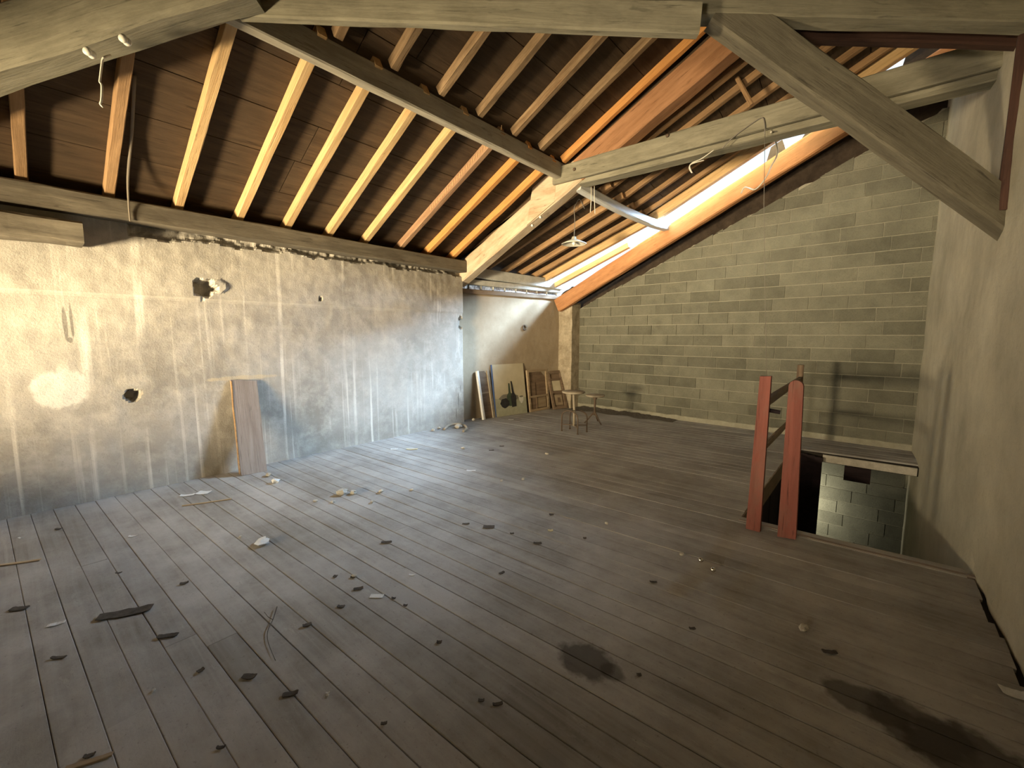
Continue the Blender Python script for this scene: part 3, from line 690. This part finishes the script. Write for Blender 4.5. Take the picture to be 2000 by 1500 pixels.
# ---- picture canvases and frames stacked in the far bay
def lean(name, label, cat, pxs, tops, thick, group=None):
    """a flat thing standing on the floor and leaning back on the far bay wall: bottom corners by pixel on the floor, height along the slope"""
    a, b = [onz(*p) if len(p) == 2 else Vector(p) for p in pxs]; c = (a + b) / 2
    wv = (b - a); L = wv.length; ux = wv.normalized()
    mid_top_px = tops
    best = None
    n_in = Vector((-ux.y, ux.x, 0))
    if n_in.x > 0: n_in = -n_in
    for k in range(1, 60):            # lean angle so that the top edge meets the wall
        ang = R(k * .5); 
        up = Vector((n_in.x * math.sin(ang), n_in.y * math.sin(ang), math.cos(ang)))
        e = c + up * mid_top_px
        if e.x <= XREC(e.y) + .012: break
    t = thing(name, label, cat, c, group)
    nrm = ux.cross(up); 
    if nrm.x < 0: nrm = -nrm
    m = Matrix((ux, up, nrm)).transposed().to_4x4(); m.translation = a
    def pt(u, v, d=0.0): return m @ Vector((u, v, d))
    def slab(nm, u0, u1, v0, v1, d0, d1, mat, par=t):
        cc = Vector(((u0+u1)/2, (v0+v1)/2, (d0+d1)/2))
        o = link(nm, [Vector(q) - cc for q in boxv((u0, v0, d0), (u1, v1, d1))], BOXF, mat); o.matrix_basis = m @ Matrix.Translation(cc); put(o, par); return o
    return t, slab, L, m
t, slab, L, m = lean('canvas_stretcher', 'narrow bare wooden stretcher with edges coloured pale as if lit, next to the still-life painting', 'frame', ((943, 820), (966, 815)), .96, .03)
slab('side_bar', 0, .045, 0, .96, -.02, .03, 'paper'); slab('side_bar', L-.06, L, 0, .96, -.02, .03, 'seat')  # pale side bars paint in the light on the edges
slab('backing', .045, L-.06, .01, .95, -.015, 0, 'framed'); slab('cross_bar', .045, L-.06, .5, .53, 0, .008, 'frame')
t, slab, L, m = lean('painting', 'large beige still-life painting of bottles and a bowl, blue-edged', 'painting', ((969, 815), (1029, 806)), 1.06, .03)
slab('stretcher_edge', -.012, .0, 0, 1.06, -.02, .022, 'bluepaint')
def canvas_mat():
    t_ = NT('painted_canvas'); v = t_.coord('Object'); f = t_.noise(v, 3.0, 6, .6)
    c = t_.mix(t_.ramp(f, [(.3, 0.), (.7, 1.)]), (.46, .40, .27), (.58, .52, .37)); return t_.done(c, .75, t_.noise(v, 90, 2), .2, .002)
M['canvas'] = canvas_mat(); M['p_dark'] = rough_mat('paint_black', (.02, .02, .022), (.05, .05, .05), 20); M['p_green'] = rough_mat('paint_green', (.05, .075, .05), (.09, .11, .07), 20)
M['p_white'] = rough_mat('paint_white', (.62, .60, .50), (.72, .70, .62), 20); M['p_grey'] = rough_mat('paint_table', (.34, .34, .24), (.44, .43, .31), 10); M['p_shade'] = rough_mat('paint_shadow', (.16, .15, .12), (.26, .24, .19), 8)
slab('canvas', 0, L, 0, 1.06, -.02, .02, 'canvas')
def shape(nm, pts, mat, d):
    n = len(pts); vs = [Vector((u, v, d)) for u, v in pts] + [Vector((u, v, d + .0012)) for u, v in pts]
    o = link(nm, vs, [tuple(range(n-1, -1, -1)), tuple(range(n, 2*n))] + [(i, (i+1) % n, (i+1) % n + n, i+n) for i in range(n)], mat); o.matrix_basis = m; put(o, t)
def ell(cu, cv, ru, rv, k=18): return [(cu + ru*math.cos(2*math.pi*i/k)*(1+.08*math.sin(i*2.3)), cv + rv*math.sin(2*math.pi*i/k)*(1+.08*math.cos(i*1.9))) for i in range(k)]
s_ = L / .92
shape('painted_table', [(0.002, .002), (L-.002, .002), (L-.002, .34), (.1*s_, .36), (.002, .37)], 'p_grey', .0205)
shape('painted_shadow', ell(.40*s_, .36, .28*s_, .09), 'p_shade', .0218)
shape('painted_bottle', [(.34*s_, .20), (.52*s_, .18), (.53*s_, .40), (.46*s_, .47), (.45*s_, .66), (.41*s_, .66), (.40*s_, .47), (.34*s_, .40)], 'p_green', .0231)
shape('painted_bottle', [(.47*s_, .16), (.60*s_, .17), (.61*s_, .38), (.56*s_, .46), (.52*s_, .70), (.485*s_, .70), (.50*s_, .46), (.46*s_, .38)], 'p_dark', .0244)
shape('painted_jug', ell(.27*s_, .26, .13*s_, .10), 'p_dark', .0244)
shape('painted_bowl', [(.70*s_, .36), (.84*s_, .37), (.83*s_, .28), (.78*s_, .22), (.75*s_, .22), (.70*s_, .29)], 'p_white', .0231)
shape('painted_bowl_inside', ell(.77*s_, .362, .06*s_, .018), 'p_shade', .0244)
t, slab, L, m = lean('panelled_frame', 'brown wooden panel frame leaning between the painting and a small frame', 'frame', ((1034, 805), (1073, 798)), .90, .03)
slab('backing', .03, L-.03, .02, .88, -.02, -.005, 'framed')
for u0, u1, v0, v1 in ((0, .05, 0, .9), (L-.06, L, 0, .9), (.05, L-.06, .85, .9), (.05, L-.06, 0, .05), (.05, L-.06, .30, .34)): slab('frame_bar', u0, u1, v0, v1, -.02, .025, 'frame')
slab('panel', .40*L, L-.10, .07, .28, -.005, .012, 'frame'); slab('stile', .36*L, .40*L, .05, .30, -.02, .02, 'framed')
slab('panel', .08, .36*L, .08, .62, -.005, .006, 'framed')
t, slab, L, m = lean('picture_frame', 'small dark frame with pale picture and carved panel beside the pillar', 'frame', ((-5.36, 7.66, 0), (-5.23, 8.03, 0)), .84, .03)
for u0, u1, v0, v1 in ((0, .05, 0, .88), (L-.06, L, 0, .88), (.05, L-.06, .82, .88), (.05, L-.06, 0, .05), (.05, L-.06, .36, .41), (.05, L-.06, .66, .70)): slab('frame_bar', u0, u1, v0, v1, -.02, .025, 'framed')
slab('backing', .05, L-.06, .05, .82, -.018, -.006, 'framed'); slab('picture', .07, L-.08, .42, .65, -.006, .004, 'canvas')
slab('carved_panel', .09, L-.10, .09, .32, -.006, .008, 'frame'); slab('carved_panel', .16, L-.17, .15, .26, .008, .018, 'framed')
# ---- stools
def stool_a():
    F_ = [onz(*p) for p in ((1097, 842), (1128, 849), (1113, 838), (1146, 844))]; c = sum(F_, Vector()) / 4
    t = thing('stool', 'tall swivel stool with round seat on two bent tube hoops', 'stool', (c.x, c.y, 0))
    top = Vector((c.x - .02, c.y, .69)); lathe('seat', [(0, 0), (.17, 0), (.195, .012), (.195, .03), (.185, .036), (0, .036)], 'seat', (top.x, top.y, .665), t, 28)
    tube('pole', [(c.x, c.y, .10), (c.x, c.y, .40), (top.x, top.y, .67)], .022, 'seat', t, 10)
    for a, b, h in ((F_[0], F_[1], .38), (F_[2], F_[3], .36)):
        pts = [a + Vector((0, 0, .0)), a + Vector((0, 0, .26))]
        for k in range(1, 8):
            an = math.pi * k / 8; mid = (a + b) / 2; hw = (b - a) / 2; pts.append(mid - hw * math.cos(an) + Vector((0, 0, .26 + (h - .26) * math.sin(an))))
        pts += [b + Vector((0, 0, .26)), b.copy()]
        tube('leg_hoop', pts, .011, 'iron', t, 8)
    for p in F_: lathe('foot', [(0, 0), (.016, 0), (.016, .018), (0, .018)], 'iron', (p.x, p.y, 0), t, 8)
    tube('stretcher', [F_[0] + Vector((0, 0, .12)), c + Vector((0, 0, .12)), F_[3] + Vector((0, 0, .12))], .009, 'iron', t)
    tube('stretcher', [F_[2] + Vector((0, 0, .12)), c + Vector((0, 0, .12)), F_[1] + Vector((0, 0, .12))], .009, 'iron', t)
stool_a()
def stool_b():
    c = onz(1161, 827); t = thing('stool', 'lower round stool on a dark cast-iron tripod foot near the block wall', 'stool', (c.x, c.y, 0))
    lathe('seat', [(0, 0), (.15, 0), (.175, .012), (.175, .028), (.16, .034), (0, .034)], 'seat', (c.x, c.y, .51), t, 26)
    lathe('column', [(.0, .16), (.03, .16), (.022, .24), (.018, .3), (.024, .40), (.02, .44), (.05, .50), (.05, .51), (0, .51)], 'iron', (c.x, c.y, 0), t, 12)
    for k in range(3):
        an = R(100 + 120 * k); d = Vector((math.cos(an), math.sin(an), 0))
        tube('leg', smooth_path([c + Vector((0, 0, .22)), c + d * .07 + Vector((0, 0, .15)), c + d * .14 + Vector((0, 0, .06)), c + d * .19 + Vector((0, 0, .012))], 4), .014, 'iron', t, 8, .8)
stool_b()
# ---- stair railing
rl = thing('stair_railing', 'red painted stair posts with grey rails at the floor opening', 'railing', (-.69, 4.0, 0))
def post(px_bl, px_br, px_tl, px_tr, yb, dep, rounded):
    bl, br, tl, tr = [ony(*p, yb) for p in (px_bl, px_br, px_tl, px_tr)]
    p = [bl, br] + ([br.lerp(tr, .5)] if 0 else []) 
    if rounded:
        mid = (tl + tr) / 2; hw = (tr - tl) / 2; arc = [mid + hw * math.cos(R(a)) + Vector((0, 0, .045 * math.sin(R(a)) - .045)) for a in (0, 35, 65, 90, 115, 145, 180)]
        p += arc
    else: p += [tr, tl]
    for v in p: v.y = yb
    o = prism('post', p, (0, dep, 0), 'redpaint')
    m_ = Matrix(((0, 0, 1), (0, 1, 0), (-1, 0, 0))).to_4x4(); o.data.transform(m_.inverted()); o.matrix_basis = o.matrix_basis @ m_
    put(o, rl)
post((1456, 1036), (1484, 1041), (1484, 735), (1506, 735), 3.95, .05, False)
post((1518, 1048), (1554, 1054), (1541, 742), (1570, 744), 3.96, .06, True)
RP = Vector((-.80, 7.18, 0)); beam('rear_post', (RP.x, RP.y, -.05), (RP.x, RP.y, 1.23), .075, .06, 'framed', rl, up=(0, 1, 0), anchor='mid', seg=6)
beam('rail', (-.66, 4.01, 1.06), (RP.x, RP.y, .98), .04, .085, 'railwood', rl, seg=10)
beam('rail', (-.68, 4.01, .66), (RP.x, RP.y, .50), .035, .06, 'railwood', rl, seg=10)
beam('bracket', (-.645, 4.02, 1.015), (-.565, 4.03, 1.005), .03, .03, 'blackwood', rl, seg=2)
# ---- pendant lamp
c = ony(1121, 470, 6.0)
pl = thing('pendant_lamp', 'enamel lampshade hanging on a flex under the far bay roof', 'lamp', (c.x, c.y, c.z))
lathe('shade', [(.195, -.055), (.20, -.05), (.12, -.012), (.045, .02), (.03, .06), (.022, .062), (.036, .016), (.11, -.02), (.19, -.058)], 'enamel', (c.x, c.y, c.z), pl, 28, closed=False)
lathe('bulb', [(0, -.075), (.02, -.07), (.03, -.045), (.026, -.02), (.014, .0), (.012, .02), (0, .02)], 'porcelain', (c.x, c.y, c.z), pl, 14)
hk = Vector((c.x + .03, c.y, RBF(c.x, 6.0) - .05)); hk.z = ony(1124, 398, 6.0).z
tube('flex', smooth_path([c + Vector((0, 0, .05)), c + Vector((.01, 0, .3)), c + Vector((-.005, 0, .5)), hk, hk + Vector((.05, .02, .06)), hk + Vector((.06, .16, RBF(c.x, 6.16) - hk.z))], 5), .006, 'wire', pl, 6)
# ---- insulators and bent hook under the oblique beam
hn = Vector((dd.y, -dd.x, 0)).normalized()                     # normal of the hip beam face towards the camera
if hn.dot(CAM - P1) < 0: hn = -hn
for px, py in ((176, 112), (245, 87)):
    q = hit(px, py - 8, hn, hn.dot(P1 + hn * .13))
    k = lathe('insulator', [(0, 0), (.016, 0), (.024, .012), (.024, .022), (.014, .032), (.024, .042), (.024, .056), (.012, .066), (0, .066)], 'porcelain', q, None, 14)
    k.rotation_euler = hn.to_track_quat('Z', 'Y').to_euler(); k.location = q - hn * .03
    tag(k, 'white porcelain knob insulator on the oblique beam above left wall', 'insulator', 'insulators on the oblique beam')
q = hit(205, 100, hn, hn.dot(P1 + hn * .12))
def at(px, py): return hit(px, py, hn, hn.dot(P1 + hn * .14))
tag(tube('wire_hook', smooth_path([q - hn * .04, at(204, 112), at(200, 118), at(196, 150), at(195, 160), at(199, 168), at(198, 195), at(196, 203), at(201, 209)], 4), .006, 'wirepale'), 'pale bent wire hanging from the oblique beam between insulators', 'wire')
for px, py in ((1042, 441), (1058, 425)):
    q = ony(px, py, T2 - .125); k = lathe('insulator', [(0, 0), (.014, 0), (.022, .012), (.014, .026), (.022, .036), (.012, .05), (0, .05)], 'porcelain', q, None, 12)
    k.rotation_euler = (R(90), 0, 0)
    tag(k, 'small porcelain knob on the limewashed rafter of inner truss', 'insulator', 'knobs on the inner truss')
# ---- wires by the inner truss
def wy(px, py, Y): return ony(px, py, Y)
Yw = T2 - .19
tag(tube('electric_wire', smooth_path([wy(1410, 290, Yw), wy(1432, 268, Yw), wy(1470, 240, Yw), wy(1488, 230, Yw), wy(1493, 240, Yw), wy(1494, 262, Yw)], 5), .006, 'wire'), 'dark wire draped over the face of the horizontal tie', 'wire')
tag(tube('electric_wire', smooth_path([wy(1394, 293, Yw), wy(1370, 310, Yw), wy(1352, 318, Yw), wy(1346, 328, Yw), wy(1352, 338, Yw), wy(1348, 322, Yw), wy(1375, 313, Yw)], 5), .006, 'wirepale'), 'pale frayed wire end curling below the horizontal tie', 'wire')
tag(tube('electric_wire', smooth_path([wy(1506, 258, Yw + .02), wy(1512, 264, 5.9), wy(1518, 300, 6.6), wy(1506, 325, 7), wy(1495, 348, 7), wy(1475, 370, 7), wy(1455, 366, 7), wy(1447, 378, 7)], 5), .010, 'wirepale'), 'loop of pale flex dangling before the gable beam', 'wire')
tag(tube('hanging_string', [wy(1494, 262, Yw), wy(1492, 400, Yw), wy(1494, 560, Yw), wy(1497, 735, Yw)], .003, 'wire', None, 5), 'thin string hanging straight down before the block wall', 'string')
for i, (x0, y0, x1, y1) in enumerate(((1155, 385, 1153, 415), (1161, 388, 1162, 417))):
    tag(tube('electric_wire', [wy(x0, y0 - 30, 5.75), wy(x0, y0, 5.75), wy(x1, y1, 5.75)], .006, 'wirepale'), 'short pale wire tail hanging beside the bowed purlin', 'wire', 'wire tails by the bowed purlin')
# ---- cobweb rope on left
tag(tube('cobweb', smooth_path([onx(262, 148, -4.62), onx(257, 260, -5.1), onx(250, 345, -5.5), onx(251, 395, -5.66), onx(254, 432, -5.68)], 5), .016, 'cobweb', None, 5, .4), 'dusty rope of cobweb hanging from roof to left wall plate', 'cobweb')
# ---- wall ring in the far bay
q = hit(1024, 640, (1, -.2, 0), XREC(5.42) - .2 * 5.42 + .02)
tag(tube('wall_ring', [q + Vector((.0, .05*math.cos(a), .05*math.sin(a))) for a in [i*math.pi/8 for i in range(15)]], .014, 'iron'), 'rusty iron ring on the far bay wall above the painting', 'ring')
# ---- hose and rubble at the end of the left wall
c = onz(893, 833)
tag(tube('hose', smooth_path([onz(868, 838, .02), onz(878, 830, .03), onz(893, 828, .03), onz(908, 831, .03), onz(912, 837, .025), onz(905, 842, .02)], 6), .022, 'hose', None, 8), 'dusty curl of hose on the floor at the end of left wall', 'hose')
def lump(name, p, sx, sy, sz, mat, label, cat, group=None, seed=0):
    vs, fs = [], []; n, m_ = 9, 5
    for j in range(m_ + 1):
        ph = math.pi * j / m_
        for i in range(n):
            th = 2*math.pi*i/n; v = Vector((math.sin(ph)*math.cos(th), math.sin(ph)*math.sin(th), math.cos(ph)))
            k = 1 + .55 * N(v.x*1.6 + seed, v.y*1.6, v.z*1.6 + seed); vs.append((v.x*sx/2*k, v.y*sy/2*k, v.z*sz/2*k))
    for j in range(m_):
        for i in range(n): fs.append((j*n+i, j*n+(i+1) % n, (j+1)*n+(i+1) % n, (j+1)*n+i))
    zmin = min(v[2] for v in vs)
    o = link(name, vs, fs, mat); o.location = (p.x, p.y, -zmin); o.rotation_euler = (0, 0, seed * 1.7); return tag(o, label, cat, group)
lump('mortar_lump', onz(895, 836), .16, .12, .07, 'rubble', 'pale mortar lump lying inside the curl of hose', 'rubble', None, 3)
for i, (px, py) in enumerate(((858, 838), (846, 842), (925, 822), (880, 826))): lump('mortar_lump', onz(px, py), .07, .06, .045, 'rubble', 'small mortar crumb fallen at the foot of left wall', 'rubble', 'crumbs at the end of left wall', 5 + i)
# ---- sweepings along the foot of the block wall
def dirt():
    nu, nv = 90, 12; vs, fs = [], []
    for i in range(nu + 1):
        x = -5.15 + 2.3 * i / nu; wd = (.42 - .12 * i / nu) * (1 + .35 * N(x*3, 0, 5))
        for j in range(nv + 1):
            t_ = j / nv; y = YF(x) - .02 - wd * t_; e = min(1, i / 6, (nu - i) / 12)
            z = .001 + max(0, (.045 * (1 - t_) ** 1.3 * (.7 + .6 * N(x*5, y*5, 1)) + .014 * N(x*22, y*22, 3) * (1 - t_))) * e
            vs.append((x, y, z if 0 < j < nv else (z if j == 0 else -.002)))
    for i in range(nu):
        for j in range(nv): a_ = i*(nv+1)+j; fs.append((a_, a_+1, a_+nv+2, a_+nv+1))
    o = link('dirt_heap', vs, fs, 'dirt'); o['kind'] = 'stuff'; return tag(o, 'low heap of dark dirt swept along the foot of the block wall', 'dirt')
M['dirt'] = rough_mat('dark_sweepings', (0.10, 0.085, 0.065), (0.21, 0.185, 0.145), 16, bump=0.8, bd=0.02)
dirt()
# ---- litter on the boards
def flat(name, p, L_, W_, rot, mat, label, cat, group=None, curl=.01, seed=0, jag=.0, th=.003):
    n = 8; vs, fs = [], []
    for s_ in (1, 0):
        for i in range(n + 1):
            t_ = i/n - .5; e = 1 - jag * (abs(N(t_*6, seed, 1)) + (.6 if i in (0, n) else 0)); e2 = 1 - jag * (abs(N(t_*6, seed, 9)) + (.6 if i in (0, n) else 0))
            z = curl * (.5 + .5*N(t_*3 + seed, 2, 0)) * (4*t_*t_ + .2) + s_ * th
            vs += [(t_*L_, -W_/2*e, z), (t_*L_, W_/2*e2, z + curl*.4*abs(N(t_*4, seed, 6)))]
    k = 2*(n+1)
    for i in range(n):
        a = 2*i; fs += [(a, a+2, a+3, a+1), (k+a, k+a+1, k+a+3, k+a+2), (a, k+a, k+a+2, a+2), (a+1, a+3, k+a+3, k+a+1)]
    fs += [(0, 1, k+1, k), (2*n, k+2*n, k+2*n+1, 2*n+1)]
    o = link(name, vs, fs, mat); o.location = (p.x, p.y, .002); o.rotation_euler = (0, 0, rot); return tag(o, label, cat, group)
def size_at(px, py, w_): q = onz(px, py); return q, w_ * (q - CAM).dot(FWD) / F
def litter(kind, px, py, wpx, asp, rot, label, group=None):
    q, w_ = size_at(px, py, wpx); sd_ = (px * 7 + py) % 97; a = R(YAW + rot)
    if kind == 'paper': return flat('paper_scrap', q, w_, w_*asp, a, 'paper', label, 'paper', group, .012, sd_, .15, .0015)
    if kind == 'card': return flat('paper_card', q, w_, w_*asp, a, 'paper', label, 'card', group, .002, sd_, 0, .002)
    if kind == 'yellow': return flat('yellowed_scrap', q, w_, w_*asp, a, 'yellow', label, 'scrap', group, .01, sd_, .3)
    if kind == 'chip': return flat('wood_chip', q, w_, w_*asp, a, 'char', label, 'chip', group, .007, sd_, .5, .004)
    if kind == 'lump': return lump('mortar_lump', q, w_, w_*asp, w_*.45, 'rubble', label, 'rubble', group, sd_)
    if kind == 'stick': return flat('splinter', q, w_, max(w_*asp, .006), a, 'frame', label, 'splinter', group, .004, sd_, .2, .006)
litter('card', 736, 1165, 26, .45, 0, 'white rectangular card lying flat on the boards mid-floor')
lump('crumpled_paper', onz(512, 1062), .135, .10, .04, 'paper', 'large crumpled white paper on the grey boards', 'paper', None, 9)
lump('crumpled_paper', onz(538, 943), .10, .075, .05, 'paper', 'crumpled pale wad on floor just before the leaning plank', 'paper', None, 4)
litter('paper', 398, 963, 22, .8, 5, 'small bright paper scrap near the left wall, beside longer scrap')
litter('paper', 366, 968, 24, .4, 15, 'long thin bright paper scrap near the left wall')
litter('paper', 1984, 1357, 44, .6, -30, 'torn pale paper on dark boards by the right wall')
litter('yellow', 1075, 1037, 10, .8, 0, 'tiny yellow leaf scrap in the warm patch of floor')
litter('yellow', 805, 878, 22, .25, 5, 'yellowed strip on the boards near left wall end')
litter('chip', 245, 1198, 84, .33, 22, 'large dark slab of rotten bark on the boards')
litter('stick', 405, 982, 80, .05, 25, 'long thin splinter on the boards below the leaning plank')
litter('stick', 40, 1100, 60, .12, 20, 'pale splinter on the boards close to the left wall foot')
litter('stick', 175, 1490, 70, .15, 25, 'pale splinter on the dark near boards')
litter('lump', 1570, 1230, 24, .6, 0, 'pale crumb alone on the dusty floor before the stairwell')
for px, py, w_, asp, rot in ((328, 1243, 34, .35, 15), (487, 1323, 26, .5, 0), (567, 1357, 28, .4, 15), (38, 1190, 28, .5, 12), (955, 1030, 22, .6, 0), (755, 1060, 20, .4, 10), (910, 1024, 14, .4, 0), (1050, 1062, 16, .5, 0), (1077, 1006, 9, .8, 0), (700, 1151, 18, .5, 20), (666, 1186, 14, .6, 0), (392, 1311, 12, .8, 60), (600, 1222, 16, .6, 30), (980, 1120, 12, .5, 40), (115, 1286, 26, .25, 8), (115, 1034, 12, .5, 0), (232, 1120, 10, .5, 10), (360, 1140, 14, .5, 30), (690, 1128, 10, .8, 0), (769, 1170, 8, .7, 0), (792, 1184, 8, .7, 0), (858, 1256, 10, .8, 0), (972, 1377, 20, .35, 10), (1248, 1320, 9, .8, 0), (1276, 1138, 14, .4, 0), (1352, 1229, 12, .5, 0), (1620, 1275, 26, .4, -10), (655, 1127, 8, 1, 0), (960, 880, 10, .4, 10), (980, 872, 9, .5, 0), (1142, 1052, 6, 1, 0), (1000, 1043, 8, .6, 0), (175, 1478, 18, .5, 20), (432, 1462, 16, .4, 10), (750, 1415, 12, .5, 10), (940, 1370, 12, .5, 0)):
    litter('chip', px, py, w_, asp, rot, 'small dark wood chip scattered on the dusty boards', 'dark chips on the floor')
for px, py, w_ in ((668, 966, 24), (690, 965, 16), (745, 962, 12), (727, 982, 10), (616, 980, 10), (650, 982, 10), (804, 958, 8), (470, 1050, 8), (525, 930, 14), (1022, 937, 10), (980, 940, 8), (905, 877, 9), (1068, 888, 8), (692, 1127, 12), (300, 1350, 9), (640, 1360, 8), (1185, 1024, 9), (1332, 1085, 10)):
    litter('lump', px, py, w_, .7, 0, 'pale mortar crumb scattered on the dusty boards', 'pale crumbs on the floor')
for px, py, w_, rot in ((920, 920, 18, 0), (770, 878, 14, 10), (260, 1048, 14, 20), (110, 1220, 26, 30), (805, 1124, 12, 0), (40, 1052, 8, 0), (998, 820, 10, 0), (640, 1355, 8, 10)):
    litter('paper', px, py, w_, .4, rot, 'tiny white paper fleck on the dusty boards', 'paper flecks on the floor')
for px, py in ((1368, 1098), (1392, 1117)):
    q, w_ = size_at(px, py, 7); k = lathe('bottle_cap', [(0, 0), (.016, 0), (.018, .004), (.015, .02), (0, .02)], 'tin', q, None, 14); k.rotation_euler = (R(62), 0, R(30)); k.location.z = .017
    tag(k, 'shiny metal cap glinting on the floor before the stair posts', 'cap', 'metal caps on the floor')
tw = thing('twig', 'thin forked dark twig lying on the near boards', 'twig', onz(528, 1215))
tube('stem', smooth_path([onz(541, 1185, .012), onz(533, 1210, .01), onz(523, 1232, .01), onz(524, 1255, .008), onz(538, 1290, .006)], 4), .0028, 'char', tw, 5, .5)
tube('fork', smooth_path([onz(533, 1210, .01), onz(524, 1205, .01), onz(516, 1195, .008)], 4), .0022, 'char', tw, 5, .5)
